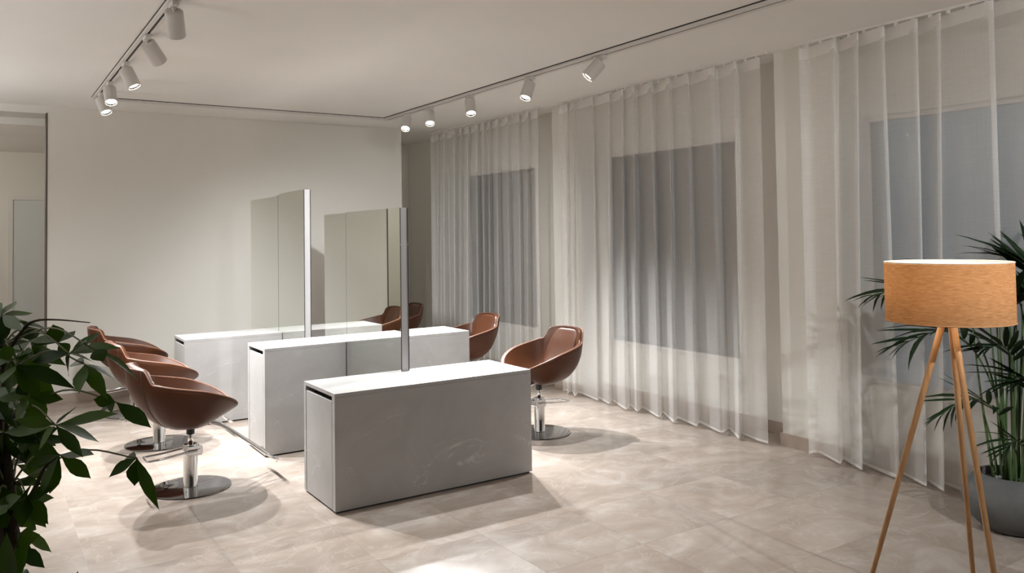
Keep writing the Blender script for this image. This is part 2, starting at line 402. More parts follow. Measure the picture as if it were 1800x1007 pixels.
def place_spot(x, y, aim, power, label, size=100, blend=1.0, grp='white spotlights on the ceiling tracks'):
    r = spot0 if first else copy_tree(spot0)
    first.clear()
    r.location = (x, y, HC-.035); r['label'] = label; r['group'] = grp
    piv = Vector((x, y, HC-.035-.034)); d = (Vector(aim)-piv).normalized()
    q = Vector((0, 0, -1)).rotation_difference(d)
    body = [c for c in r.children if c.name.startswith('lamp_body')][0]
    body.rotation_mode = 'QUATERNION'; body.rotation_quaternion = q; body.location = (0, 0, -.036)
    if power:
        ld = bpy.data.lights.new('spot_beam', 'SPOT'); ld.energy = power*LIGHT_SCALE; ld.color = SPOT_COL; ld.spot_size = math.radians(size); ld.spot_blend = blend; ld.shadow_soft_size = .028
        lo = bpy.data.objects.new('spot_beam', ld); COL.objects.link(lo); lo.parent = body; lo.location = (0, 0, -.158)
    return r
P0 = 190
SPOTS = [
 (XLT, 4.76, (1.65, 6.9, .3), P0, 'white track spotlight nearest the camera on the left track', 94),
 (XLT, 5.62, (2.9, 7.2, .6), P0, 'white track spotlight tilted right, second from the near end of the left track', 94),
 (XLT, 6.56, (2.1, 5.7, 0), P0, 'white track spotlight with glowing face, third on the left track', 94),
 (XLT, 7.45, (1.0, 5.8, 0), P0*1.1, 'white track spotlight with glowing lens, fourth on the left track', 94),
 (XLT, 8.02, (1.7, 6.7, 0), P0, 'lowest-seen white track spotlight at the far end of the left track', 94),
 (XRT, 7.90, (2.5, 6.3, 0), P0, 'white track spotlight at the far corner end of the curtain-side track', 94),
 (XRT, 7.38, (3.1, 5.8, 0), P0, 'white track spotlight second from the far corner on the curtain-side track', 94),
 (XRT, 6.56, (3.3, 5.2, 0), P0*1.5, 'white track spotlight shining straight at the camera on the curtain-side track', 94),
 (XRT, 5.56, (2.5, 5.1, 0), P0*.7, 'white track spotlight tilted left, above the middle curtain edge', 80),
 (XRT, 4.63, (2.0, 5.6, .6), P0*.3, 'white track spotlight tilted far left, nearest on the curtain-side track', 62),
]
for x, y, aim, p, lb, sz in SPOTS: place_spot(x, y, aim, p, lb, sz)
# spots of the same tracks behind the camera
place_spot(2.6, -1.1, (4.7, 3.6, .8), P0*.8, 'white track spotlight behind the viewer on the curtain-side track', 42, .5)
for (ux, uy, e, lb) in ((-1.9, 4.4, 85, 'tall unseen fill lamp added by the left wall nearer the viewer'), (-1.7, 7.7, 95, 'tall unseen fill lamp added by the left wall near the side opening'), (3.9, -.3, 14, 'tall unseen fill lamp added behind the viewer near the curtains')):  # fill lamps added out of view to brighten the ceiling
    t_ = thing('fill_uplighter', lb, 'lamp', (ux, uy, 0))
    latheobj('base', M_TRIMW, [(0, 0), (.14, 0), (.14, .015), (.02, .025), (0, .025)], t_, 40)
    latheobj('pole', M_TRIMW, [(0, .02), (.012, .02), (.012, 1.74), (0, 1.74)], t_, 16)
    latheobj('bowl', M_TRIMW, [(0, 1.73), (.05, 1.735), (.15, 1.80), (.155, 1.81), (.148, 1.81), (.05, 1.75), (0, 1.745)], t_, 40)
    ld = bpy.data.lights.new('fill_uplight', 'SPOT'); ld.energy = e; ld.color = SPOT_COL; ld.spot_size = math.radians(165); ld.spot_blend = .5; ld.shadow_soft_size = .08
    lo = bpy.data.objects.new('fill_uplight', ld); COL.objects.link(lo); lo.parent = t_; lo.location = (0, 0, 1.80); lo.rotation_euler = (PI, 0, 0)
# unseen fill lamps added to brighten the side room and the passage
for (lx, ly, lz, e) in ((-.9, 11.0, 2.62, 22), (3.2, 10.1, 2.7, 3.5)):
    t_ = thing('added_fill_lamp', 'small round unseen fill lamp added in the %s' % ('side room beyond the opening' if lx < 0 else 'passage behind the back wall'), 'lamp', (lx, ly, HC if lx > 0 else 2.80))
    latheobj('fill_lamp_housing', M_TRIMW, [(0, 0), (.09, 0), (.09, -.03), (.075, -.04), (0, -.04)], t_, 32)
    ld = bpy.data.lights.new('fill_glow', 'POINT'); ld.energy = e; ld.color = (1, .97, .92); ld.shadow_soft_size = .08
    lo = bpy.data.objects.new('fill_glow', ld); COL.objects.link(lo); lo.parent = t_; lo.location = (0, 0, -.14)

# ------------------------------------------------------------------ curtains
def curtain(label, y0, y1, folds, seed, x=4.93, zt=HC-.03, zb=.018, amp=.072, endflat=0):
    rnd = random.Random(seed); root = thing('sheer_curtain', label, 'curtain', (x, y0, 0), group=None)
    W = y1-y0; per = W/folds; nz = 28; SUB = 20; n = folds*SUB
    wd = [rnd.uniform(.62, 1.45) for _ in range(folds)]; sc_ = W/sum(wd); wd = [a*sc_ for a in wd]
    am = [rnd.uniform(.65, 1.2) for _ in range(folds+1)]; bk = [rnd.uniform(.32, .66) for _ in range(folds+1)]
    dr = [rnd.uniform(-.05, .05) for _ in range(folds+1)]; fl = [rnd.uniform(.60, .74) for _ in range(folds+1)]
    y_at = [0]
    for a in wd: y_at.append(y_at[-1]+a)
    def raw(s, h):
        # one fold: a wide slanted face, then a short turn-back behind it
        s = max(0, min(folds-1e-6, s)); k = int(s); t = s-k; low = 1-h
        A0 = amp*am[k]*(.78+.34*low); A1 = amp*am[k+1]*(.78+.34*low)
        o0 = dr[k]*low if k else 0; o1 = dr[k+1]*low if k+1 < folds else 0
        b = bk[k]*per*(.95+.25*low); f = fl[k]
        if k == folds-1: b = 0
        if t < f: q = t/f; return -A0+2*A0*q, y_at[k]+o0+(wd[k]+b+o1-o0)*q
        q = (t-f)/(1-f); return A0+(-A1-A0)*q, y_at[k+1]+b+o1-b*q
    K_ = (-.085, -.05, -.018, .018, .05, .085)
    def f(i, z):
        s = i/SUB; h = (z-zb)/(zt-zb); px = py = 0
        for e in K_:
            a, b = raw(s+e, h); px += a; py += b
        px /= len(K_); py /= len(K_)
        if h > .965: px *= .9
        px += .010*math.sin(1.7*s+seed+2.2*h)
        edge = min(1, s/.4, (folds-s)/.4); return px*(.3+.7*edge), py
    def sheet(name, m, z0, z1, rows, off=0, par=root):
        vs = []; fs = []
        for j in range(rows+1):
            z = z0+(z1-z0)*j/rows
            for i in range(n+1):
                xx, yy = f(i, z); vs.append((xx+off, yy, z + (.004*math.sin(i*.21) if j == 0 and z0 < .1 else 0)))
        for j in range(rows):
            for i in range(n): a = j*(n+1)+i; fs.append((a, a+1, a+n+2, a+n+1))
        me = bpy.data.meshes.new(name); me.from_pydata(vs, [], fs); me.polygons.foreach_set('use_smooth', [True]*len(fs)); me.update()
        return link(name, me, m, par)
    sheet('curtain_panel', M_SHEER, zb, zt, nz)
    sheet('heading_band', M_HEM, zt-.085, zt, 3, -.0025)
    sheet('hem', M_HEM, zb, zb+.02, 1, -.0025)
    bm = bmesh.new(); 
    for sgn in (0,):
        box(bm, -.013, .013, -.04, W+.04, HC-.016, HC)
    link('curtain_rail', tomesh(bm, 'curtain_rail'), M_TRIMW, root)
    bm = bmesh.new(); box(bm, -.006, .006, -.010, .010, -.016, 0, 0); box(bm, -.012, .012, -.006, .006, -.024, -.014); gme = tomesh(bm, 'glider'); gme.materials.append(M_TRIMW)
    for k in range(folds*2):
        link('glider', gme, None, root, (0, (k+.5)*per/2, HC-.014))
    return root
curtain('sheer white curtain panel at the far window, left of the wall pillar', 6.93, 9.38, 13, 3)
curtain('sheer white curtain covering the middle window behind the tan chairs', 4.02, 6.58, 12, 11)
curtain('wide sheer white curtain at right behind the floor lamp and palm', .75, 3.68, 13, 29, amp=.08)

# ------------------------------------------------------------------ counters
def counter(label, x, y, Lx, W, H):
    root = thing('counter_unit', label, 'counter', (x, y, 0), group='stone salon counters in a row')
    tk = .022; sd = .045; rec = .016; pz = .012
    boxobj('body', M_STONE, None, root, bev=.0012, boxes=[
        (0, Lx, 0, W, H-tk, H), (0, Lx, 0, sd, pz, H-tk-.0008), (0, Lx, W-sd*.8, W, pz, H-tk-.0008)])
    boxobj('core', M_DARK, (.06, Lx-.06, sd, W-sd*.8, pz, H-tk-.001), root)
    boxobj('plinth', M_DARK, (.014, Lx-.014, .014, W-.014, 0, pz), root)
    for xa, xb in ((.001, .02), (Lx-.02, Lx-.001)):
        boxobj('end_door', M_STONE, (xa, xb, sd+.007, W-sd*.8-.007, pz, H-tk-.030), root, bev=.0015)
    return root
D1 = (1.7219, 4.5156, 1.3827, .534, .691); D2 = (1.7457, 5.976, 1.735, .449, .790); D3 = (1.4625, 7.3235, 1.73, .452, .744)
counter('low grey stone counter nearest the camera with dark shaded front', *D1)
counter('pale grey stone counter in the middle of the row behind the nearest one', *D2)
counter('pale grey stone counter farthest back near the back wall', *D3)

# ------------------------------------------------------------------ standing double-sided mirrors
def mirror(label, x, y0, y1, z_top, parts, split=None, th=.060, grp=None, far=None):
    """parts: list of (y0,y1,z0,z1) blocks making up the panel outline"""
    root = thing('mirror_panel', label, 'mirror', (x, y0, 0), group=grp)
    pt = .006
    core = []; left = []; right = []
    for (a, b, z0, z1) in parts:
        core.append((pt, th-pt, a-y0, b-y0, z0, z1)); left.append((0, pt-.0006, a-y0, b-y0, z0, z1)); right.append((th-pt+.0006, th, a-y0, b-y0, z0, z1))
    boxobj('core_frame', M_ALU, None, root, boxes=core)
    boxobj('mirror_glass', M_MIRROR, None, root, boxes=left)
    boxobj('mirror_glass', M_MIRROR, None, root, boxes=right)
    a, b, z0, z1 = parts[0]
    segs = [(z0, z1)] if not split else [(z0, split-.004), (split+.004, z1)]
    for q0, q1 in ((-.0005, pt-.0008), (th-pt+.0008, th+.0005)):
        boxobj('edge_gasket', M_DARK, None, root, boxes=[(q0, q1, -.0022, 0, s0, s1) for s0, s1 in segs])
    if far:
        ya, za = far
        boxobj('gap_shade', M_DARK, (-.0012, th+.0012, ya-.018-y0, ya-y0, .001, za), root)  # dark strip standing in for the shadow gap at the counter front
    return root
mirror('mirror panel standing between the nearest and middle counters, dark metal edge', 2.372, 4.985, 5.950, 1.795,
       [(4.985, 5.950, .6915, 1.795), (5.058, 5.970, 0, .6912)], split=1.545, far=(5.972, .786))
mirror('mirror panel standing on the middle counter, seen behind the dark-edged one', 2.372, 5.9525, 6.423, 1.788, [(5.9525, 6.423, .7915, 1.788)])
mirror('taller mirror panel with bright metal edge behind the middle counter', 2.298, 6.712, 7.417, 2.012,
       [(6.712, 7.417, .745, 2.012), (6.712, 7.318, 0, .7446)], far=(7.320, .741))
mirror('mirror panel farthest back between the last counter and back wall', 2.298, 7.424, 8.324, 1.990,
       [(7.424, 8.324, .7448, 1.990), (7.782, 8.324, 0, .7444)])

# ------------------------------------------------------------------ salon chairs
def rim_pt(u, inset=0):
    # u: 0 = front, pi = back
    c, s = math.cos(u), math.sin(u)
    ax = .286 if c > 0 else .330
    e = 2/(2.25 if c > 0 else 2.25+.75*smoothstep(-c*1.6))
    x = math.copysign(abs(c)**e, c)*(ax-inset); y = math.copysign(abs(s)**e, s)*(.300-inset)
    um = u % (2*PI); um = um if um <= PI else 2*PI-um
    t = (PI-um)/PI                                   # 0 back .. 1 front
    if t < .175: z = .812-.012*(t/.175)**2
    elif t < .25: z = .800-.088*smoothstep((t-.175)/.075)
    else:
        q = (t-.25)/.75; z = .712-.230*(q**1.30)
    x -= .055*smoothstep(max(0, 1-t/.30))
    return x, y, z, t
def prof(v, t):
    """outer shell profile: v 0 bottom .. 1 rim, t 0 back .. 1 front -> (radial fraction, height fraction)"""
    r1 = math.sin(v*PI/2)**.72; k1 = 1-math.cos(v*PI/2)
    r2 = v**.90; k2 = .75*v**1.9+.25*v
    f = smoothstep((t-.45)/.5)
    rb = math.sin(v*PI/2)**.86
    r1 = r1*min(1, t/.3)+rb*(1-min(1, t/.3))
    return r1*(1-f)+r2*f, k1*(1-f)+k2*f
def make_chair():
    root = thing('salon_chair', '', 'chair')
    NU, NV = 72, 16; zb = .388
    bm = bmesh.new(); rows = []
    for j in range(NV+1):
        v = j/NV; row = []
        for i in range(NU):
            u = 2*PI*i/NU; x, y, z, t = rim_pt(u)
            rr, k = prof(v, t)
            row.append((x*rr+.0, y*rr, zb+(z-zb)*k))
        rows.append(row)
    for ins, dz in ((.006, .006), (.016, .009), (.026, .006)):
        row = []
        for i in range(NU):
            u = 2*PI*i/NU; t = rim_pt(u)[3]; bk = smoothstep(1-t/.26); x, y, z, t = rim_pt(u, ins*(1+1.1*bk)); row.append((x, y, z+dz*(1+.9*bk)))
        rows.append(row)
    vr = [[bm.verts.new(p) for p in r] for r in rows[1:]]; c = bm.verts.new((0, 0, zb))
    for i in range(NU): bm.faces.new((c, vr[0][(i+1) % NU], vr[0][i]))
    for a, b in zip(vr, vr[1:]):
        for i in range(NU): bm.faces.new((a[i], a[(i+1) % NU], b[(i+1) % NU], b[i]))
    shell = link('shell', tomesh(bm, 'shell', True), M_LEATHER, root)
    # inner upholstery: seat and arms
    bm = bmesh.new(); rows = []; zs = .470
    for j in range(1, 15):
        w_ = j/14; row = []
        for i in range(NU):
            u = 2*PI*i/NU; bk = smoothstep(1-rim_pt(u)[3]/.26); x, y, z, t = rim_pt(u, .026*(1+1.1*bk))
            k = max(0, (w_-.55)/.45); k = k**(1.9-.9*t)
            zz = zs+.012*(1-(w_*1.3)**2 if w_ < .77 else 0)+(z+.006-zs)*k
            row.append((x*(w_**.9), y*(w_**.9), zz))
        rows.append(row)
    vr = [[bm.verts.new(p) for p in r] for r in rows]; c = bm.verts.new((0, 0, zs+.012))
    for i in range(NU): bm.faces.new((c, vr[0][i], vr[0][(i+1) % NU]))
    for a, b in zip(vr, vr[1:]):
        for i in range(NU): bm.faces.new((a[i], a[(i+1) % NU], b[(i+1) % NU], b[i]))
    link('seat', tomesh(bm, 'seat', True), M_LEATHER, root)
    # back cushion, folded over the top
    path = catmull([(-.13, 0, .490), (-.20, 0, .535), (-.262, 0, .62), (-.312, 0, .72), (-.338, 0, .785), (-.348, 0, .806), (-.356, 0, .812)], 5)
    bm = bmesh.new(); rings = []; NW = 20
    for i, p in enumerate(path):
        f = i/(len(path)-1); t = (path[min(i+1, len(path)-1)]-path[max(i-1, 0)]).normalized(); nrm = Vector((t.z, 0, -t.x))
        wd = .178-.040*smoothstep(f*1.2); th = .024*min(1, f*5+.25)*min(1, (1-f)*3+.12); ring = []
        for k in range(NW):
            a = 2*PI*k/NW; cy = math.copysign(abs(math.cos(a))**.5, math.cos(a)); cz = math.copysign(abs(math.sin(a))**.8, math.sin(a))
            ring.append(bm.verts.new(p+Vector((0, cy*wd, 0))+nrm*(cz*th+.030*cy*cy*min(1, f*3)*(1-smoothstep((f-.45)/.4)))))
        rings.append(ring)
    for a, b in zip(rings, rings[1:]):
        for k in range(NW): bm.faces.new((a[k], a[(k+1) % NW], b[(k+1) % NW], b[k]))
    bm.faces.new(rings[0]); bm.faces.new(rings[-1][::-1])
    link('back_cushion', tomesh(bm, 'back_cushion', True), M_LEATHER, root)
    # piping along the rim
    pts = []
    for i in range(144):
        x, y, z, t = rim_pt(2*PI*i/144, .003); pts.append((x, y, z+.004))
    o = tubeobj('piping', M_PIPE, pts, .0048, root, 8, closed=True)
    o['label'] = 'lighter leather piping along the rim'
    # seam down each rear side of the shell
    for sg in (-1, 1):
        x0, y0, z0, t0 = rim_pt(PI-sg*.52)
        pts = []
        for j in range(4, 17):
            v = j/16; rr, k = prof(v, t0); pts.append((x0*rr*1.004, y0*rr*1.004, zb+(z0-zb)*k-.0005))
        tubeobj('seam', M_DTRIM, pts, .0016, root, 6)
    # swivel and pump
    bm = bmesh.new(); lathe(bm, [(0, .345), (.025, .345), (.025, .392), (0, .392)], 20); link('swivel_collar', tomesh(bm, 'c', True), M_BLACK, root); autosmooth(root.children[-1])
    bm = bmesh.new(); lathe(bm, [(0, .27), (.0165, .27), (.0165, .37), (0, .37)], 20); link('piston', tomesh(bm, 'p', True), M_CHROME, root); autosmooth(root.children[-1])
    pump = latheobj('pump_cylinder', M_CHROME, [(.0, .012), (.044, .012), (.046, .016), (.0445, .020), (.0445, .222), (.046, .224), (.046, .276), (.043, .282), (0, .282)], root, 36); autosmooth(pump, 30)
    boxobj('pump_bracket', M_CHROME, None, pump, bev=.004, boxes=[(-.03, .062, -.05, -.036, .212, .272), (-.03, .062, .036, .05, .212, .272), (.052, .066, -.05, .05, .222, .262)])
    pts = [(.05, -.056, .246), (-.04, -.060, .242), (-.17, -.066, .228), (-.255, -.070, .222), (-.272, -.055, .222), (-.272, .055, .222), (-.255, .070, .222), (-.17, .066, .228), (-.04, .060, .242), (.05, .056, .246)]
    tubeobj('pump_lever', M_CHROME, pts, .0065, root, 10, n=3)
    base = latheobj('base_plate', M_CHROMED, [(0, 0), (.246, 0), (.250, .003), (.249, .007), (.236, .010), (.05, .013), (0, .013)], root, 72); autosmooth(base, 30)
    # footrest
    bm = bmesh.new()
    for sg in (-1, 1):
        tube(bm, catmull([(.10, sg*.055, .418), (.20, sg*.06, .375), (.36, sg*.075, .25), (.50, sg*.10, .135)], 4), .0105, 10)
    link('footrest', tomesh(bm, 'footrest', True), M_CHROME, root)
    tubeobj('foot_bar', M_CHROME, [(.495, -.155, .15), (.515, -.15, .125), (.52, -.10, .118), (.52, .10, .118), (.515, .15, .125), (.495, .155, .15)], .012, root, 10, n=3)
    return root
chair = make_chair()
CH_ = [
 (1.142, 5.555, 0, 'cognac leather salon chair nearest on the left, in front of the plant'),
 (1.185, 6.90, .02, 'cognac leather salon chair in the middle of the left three'),
 (1.20, 8.24, .0, 'cognac leather salon chair farthest back on the left'),
 (3.785, 5.39, PI+.10, 'cognac leather salon chair nearest on the right, its base and pump in view'),
 (3.90, 6.86, PI-.03, 'cognac leather salon chair on the right, half hidden by the middle counter'),
 (3.905, 8.50, PI-.06, 'cognac leather salon chair farthest back on the right, crossed by the mirror edge'),
]
for k, (x, y, rz, lb) in enumerate(CH_):
    c = chair if k == 0 else copy_tree(chair)
    c.location = (x, y, 0); c.rotation_euler = (0, 0, rz); c['label'] = lb; c['group'] = 'salon chairs around the counters'

# ------------------------------------------------------------------ floor lamp
LX, LY = 3.125, 1.690
lamp = thing('floor_lamp', 'lit tripod floor lamp with orange linen drum shade and wooden legs', 'lamp', (LX, LY, 0))
ZS0, ZS1, RS = 1.243, 1.470, .224
sh = latheobj('lamp_shade', M_SHADE, [(RS, ZS0), (RS, ZS1)], lamp, 96)
bm = bmesh.new(); lathe(bm, [(RS-.0015, ZS0+.004), (RS-.0015, ZS1-.004)], 96); link('shade_liner', tomesh(bm, 'liner', True), M_LINER, sh)
for z in (ZS0, ZS1):
    pts = [((RS)*math.cos(2*PI*i/96), RS*math.sin(2*PI*i/96), z) for i in range(96)]
    tubeobj('shade_ring', M_WOOD if z < 1.3 else M_TRIMW, pts, .0022, sh, 6, closed=True)
bm = bmesh.new()
for k in range(3):
    a = 2*PI*k/3+.5; tube(bm, [(.02*math.cos(a), .02*math.sin(a), ZS0+.03), (RS*math.cos(a), RS*math.sin(a), ZS0+.03)], .0018, 6)
link('shade_spider', tomesh(bm, 'spider', True), M_TRIMW, sh)
hub = latheobj('leg_hub', M_WOOD, [(0, 1.232), (.032, 1.232), (.034, 1.24), (.030, 1.262), (.018, 1.275), (0, 1.275)], lamp, 32); autosmooth(hub)
latheobj('bulb_holder', M_TRIMW, [(0, 1.275), (.017, 1.275), (.017, 1.315), (0, 1.315)], lamp, 24)
latheobj('bulb', M_BULB, [(0, 1.315), (.012, 1.318), (.016, 1.335), (.029, 1.365), (.030, 1.382), (.022, 1.402), (0, 1.41)], lamp, 24)
ld = bpy.data.lights.new('bulb_light', 'POINT'); ld.energy = 5; ld.color = (1, .80, .58); ld.shadow_soft_size = .035
lo = bpy.data.objects.new('bulb_light', ld); COL.objects.link(lo); lo.parent = lamp; lo.location = (0, 0, 1.43)
def leg(an, rr, sx=0):
    c, s = math.cos(an), math.sin(an); cx = Vector((R0.x, R0.y, 0))*sx
    p0 = Vector((.020*c, .020*s, 1.245)); p1 = Vector((rr*c, rr*s, 0.004))+cx
    tubeobj('leg', M_WOOD, [p0, p0.lerp(p1, .1), p1], [.0125, .0120, .0085], lamp, 14)
LEGA = math.radians(8)
for k in range(3): leg(LEGA+2*PI*k/3, .32, -.052)
# cord down one leg
cw = LEGA+2*PI*2/3
pts = [(.022*math.cos(cw)+.0, .022*math.sin(cw), 1.22)]
pts = [Vector((.235*math.cos(cw)-.030, .235*math.sin(cw)+.018, .33)), Vector((.25*math.cos(cw)-.052, .25*math.sin(cw)+.03, .27)), Vector((.262*math.cos(cw)-.034, .262*math.sin(cw)+.02, .21)), Vector((.30*math.cos(cw)-.06, .30*math.sin(cw)+.02, .03)), Vector((.36, -.42, .006))]
tubeobj('power_cord', M_BLACK, pts, .0035, lamp, 8, n=6)

# ------------------------------------------------------------------ palm in grey pot
PX, PY = 4.595, 2.175
palm = thing('potted_palm', 'tall potted palm in round grey pot beside the curtain', 'plant', (PX, PY, 0))
pot = latheobj('pot', M_POT, [(0, 0), (.115, 0), (.150, .010), (.205, .060), (.236, .120), (.243, .165), (.232, .215), (.195, .262), (.165, .290), (.155, .292), (.148, .285), (.150, .262), (.15, .25), (0, .25)], palm, 64)
latheobj('soil', M_SOIL, [(0, .256), (.10, .258), (.150, .252)], palm, 32)
bm = bmesh.new(); bmesh.ops.create_icosphere(bm, subdivisions=2, radius=.016)
for v in bm.verts: v.co.z *= .6
pbm = tomesh(bm, 'pebble', True); pbm.materials.append(M_PEBBLE)
rnd = random.Random(5)
for k in range(16):
    a = rnd.uniform(0, 2*PI); r = rnd.uniform(.02, .135); link('pebble', pbm, None, palm, (r*math.cos(a), r*math.sin(a), .262), (rnd.random(), rnd.random(), rnd.random()*6))
def RWZ(r, w, z): return Vector((R0.x*r+F0.x*w, R0.y*r+F0.y*w, z))
# leaflet mesh, length 1 along +x, width along y, slight fold
def leaf_mesh(name, prof, fold=.25, droop=0.0):
    bm = bmesh.new(); rows = []
    for x, wd in prof:
        z = -droop*x*x
        rows.append([bm.verts.new((x, -wd, z+wd*fold)), bm.verts.new((x, 0, z)), bm.verts.new((x, wd, z+wd*fold))])
    for a, b in zip(rows, rows[1:]):
        bm.faces.new((a[0], b[0], b[1], a[1])); bm.faces.new((a[1], b[1], b[2], a[2]))
    return tomesh(bm, name, True, False)
PL = [leaf_mesh('leaflet', [(0, .012), (.12, .04), (.35, .058), (.6, .052), (.85, .026), (1, .001)], .35, dr) for dr in (.04, .22, .40)]
for me in PL: me.materials.append(M_PALM)
def orient(o, p, d, nrm, scale, wscale=1):
    x = d.normalized(); z = (nrm-x*nrm.dot(x)); z = z.normalized() if z.length > 1e-5 else x.orthogonal().normalized(); y = z.cross(x)
    o.matrix_local = Matrix(((x.x*scale, y.x*scale*wscale, z.x*scale, p.x), (x.y*scale, y.y*scale*wscale, z.y*scale, p.y), (x.z*scale, y.z*scale*wscale, z.z*scale, p.z), (0, 0, 0, 1)))
def frond(ctrl, start=.45, n=20, ll=.26, rnd=random.Random(8), wsc=1.0, r0=.007):
    ctrl = [(r, min(w, (.03-.835*r)/.55), z if z < 1.1 else 1.1+(z-1.1)*.55) for r, w, z in ctrl]
    P = catmull([RWZ(*c) for c in ctrl], 14)
    bm = bmesh.new(); k = len(P); tube(bm, P, [r0*(1-.75*i/(k-1)) for i in range(k)], 6)
    fr = link('frond', tomesh(bm, 'frond', True), M_STEM, palm)
    for i in range(n):
        f = start+(1-start)*(i+.5)/n; q = f*(k-1); a = int(q); p = P[a].lerp(P[min(a+1, k-1)], q-a)
        t = (P[min(a+2, k-1)]-P[max(a-1, 0)]).normalized()
        side = t.cross(Vector((0, 0, 1)));
        if side.length < .15: side = t.cross(RWZ(0, 1, 0))
        side.normalize(); upv = side.cross(t).normalized()
        g = (f-start)/(1-start); ln = 1.1*ll*(.62+.9*math.sin(PI*min(1, g*.8+.14)))*rnd.uniform(.8, 1.1)*(1-.35*g)
        sgn = 1 if i % 2 else -1
        sp = .95-.55*g
        d = t*(.75+.5*g)+side*sgn*sp+upv*rnd.uniform(-.05, .30)+Vector((0, 0, -.12*g))
        o = bpy.data.objects.new('leaflet', PL[min(2, int(rnd.random()*3))]); COL.objects.link(o); o.parent = fr
        orient(o, p, d, upv+side*sgn*-.3, ln, wsc*rnd.uniform(.85, 1.2))
    return fr
FR = [
 ([(-.02, .0, .25), (-.06, .06, .8), (-.20, .10, 1.22), (-.44, .10, 1.42), (-.70, .05, 1.36)], .62, 18, .20),
 ([(-.02, -.02, .25), (-.06, -.03, .60), (-.20, -.06, .93), (-.38, -.08, 1.06), (-.64, -.10, .99)], .50, 20, .24),
 ([(-.03, -.04, .25), (-.05, -.06, .45), (-.13, -.10, .64), (-.28, -.12, .715), (-.44, -.14, .64)], .45, 18, .20),
 ([(.02, .02, .25), (.02, .03, .9), (-.02, .04, 1.32), (-.10, .05, 1.50), (-.24, .06, 1.57)], .66, 16, .26),
 ([(.03, .03, .25), (.06, .06, .9), (.10, .08, 1.4), (.10, .08, 1.58), (.04, .06, 1.72)], .62, 18, .28),
 ([(.05, .0, .25), (.12, .0, .9), (.20, .0, 1.35), (.27, -.02, 1.55), (.40, -.04, 1.68)], .60, 18, .28),
 ([(.0, .05, .25), (.01, .10, .7), (.04, .18, 1.1), (.03, .30, 1.28), (-.02, .40, 1.30)], .6, 14, .24),
 ([(-.01, -.05, .25), (-.02, -.07, .6), (-.03, -.10, .86), (-.09, -.12, .98), (-.20, -.14, .98)], .55, 16, .22),
 ([(.02, -.06, .25), (.04, -.08, .6), (.05, -.10, .92), (.10, -.12, 1.04), (.20, -.14, 1.02)], .55, 16, .24),
 ([(.0, -.07, .25), (.0, -.09, .38), (-.02, -.12, .47), (-.07, -.15, .50), (-.16, -.18, .45)], .45, 12, .15),
 ([(.06, -.03, .25), (.09, -.05, .5), (.13, -.08, .72), (.20, -.10, .82), (.32, -.12, .78)], .5, 14, .22),
 ([(.08, .03, .25), (.14, .03, .8), (.22, .04, 1.15), (.33, .05, 1.28), (.48, .05, 1.22)], .6, 16, .26),
 ([(.01, .01, .25), (.02, .0, .8), (.0, -.02, 1.12), (-.04, -.04, 1.26), (-.12, -.06, 1.34)], .60, 16, .26),
 ([(.04, -.04, .25), (.07, -.05, .8), (.10, -.06, 1.08), (.12, -.08, 1.22), (.10, -.10, 1.34)], .60, 16, .26),
]
FR += [
 ([(.05, .02, .25), (.08, .02, .8), (.10, .0, 1.15), (.14, -.02, 1.32), (.24, -.04, 1.42)], .58, 18, .28),
 ([(.07, .0, .25), (.10, -.02, .7), (.12, -.05, 1.0), (.18, -.07, 1.14), (.30, -.10, 1.14)], .55, 16, .26),
 ([(.03, .03, .25), (.05, .03, .8), (.06, .0, 1.18), (.02, -.03, 1.36), (-.06, -.05, 1.46)], .58, 18, .26),
 ([(.05, -.05, .25), (.07, -.07, .5), (.08, -.10, .70), (.04, -.13, .80), (-.05, -.15, .80)], .5, 14, .22),
 ([(.06, .05, .25), (.10, .07, .9), (.14, .10, 1.35), (.22, .10, 1.55), (.34, .08, 1.58)], .60, 18, .28),
]
rp = random.Random(21)
for c, s, n, ll in FR: frond(c, s, n, ll, rp)
for k in range(12):
    a = rp.uniform(0, 2*PI); r = rp.uniform(.02, .10); b = RWZ(r*math.cos(a), r*math.sin(a), .25); t = RWZ(r*2.0*math.cos(a)+rp.uniform(-.03, .03), r*1.6*math.sin(a), rp.uniform(.6, 1.25))
    tubeobj('stem', M_STEM, [b, b.lerp(t, .5)+RWZ(rp.uniform(-.01, .01), 0, 0), t], [.0085, .006, .003], palm, 7, n=4)

# ------------------------------------------------------------------ money tree at left, close to the camera
DT = 2.0
mt = thing('money_tree', 'dark leafy potted tree at the left edge of the picture', 'plant', (at(-30, 900, DT).x, at(-30, 900, DT).y, 0))
MT0 = Vector(mt.location)
def A(px, py, d): return at(px, py, d)-MT0
latheobj('pot', M_POT, [(0, 0), (.13, 0), (.16, .02), (.19, .14), (.19, .27), (.175, .30), (.165, .30), (.165, .27), (0, .27)], mt, 48)
latheobj('soil', M_SOIL, [(0, .275), (.165, .272)], mt, 24)
TR = [Vector((0, 0, .27)), A(-22, 1150, 2.0), A(-6, 1050, 2.0), A(6, 990, 2.02), A(18, 930, 2.0), A(16, 860, 2.0), A(8, 800, 2.02), A(5, 730, 2.03), A(10, 660, 2.05), A(0, 600, 2.05)]
tubeobj('trunk', M_BARK, TR, [.024, .024, .022, .021, .019, .015, .014, .012, .009, .006], mt, 12, n=5)
tubeobj('trunk', M_BARK, [Vector((-.02, .02, .27)), A(-60, 1100, 1.98), A(-20, 1040, 1.95), A(-8, 980, 1.95), A(-10, 900, 1.97), A(-6, 820, 2.0), A(0, 760, 2.03)], [.022, .021, .020, .018, .015, .012, .008], mt, 12, n=5)
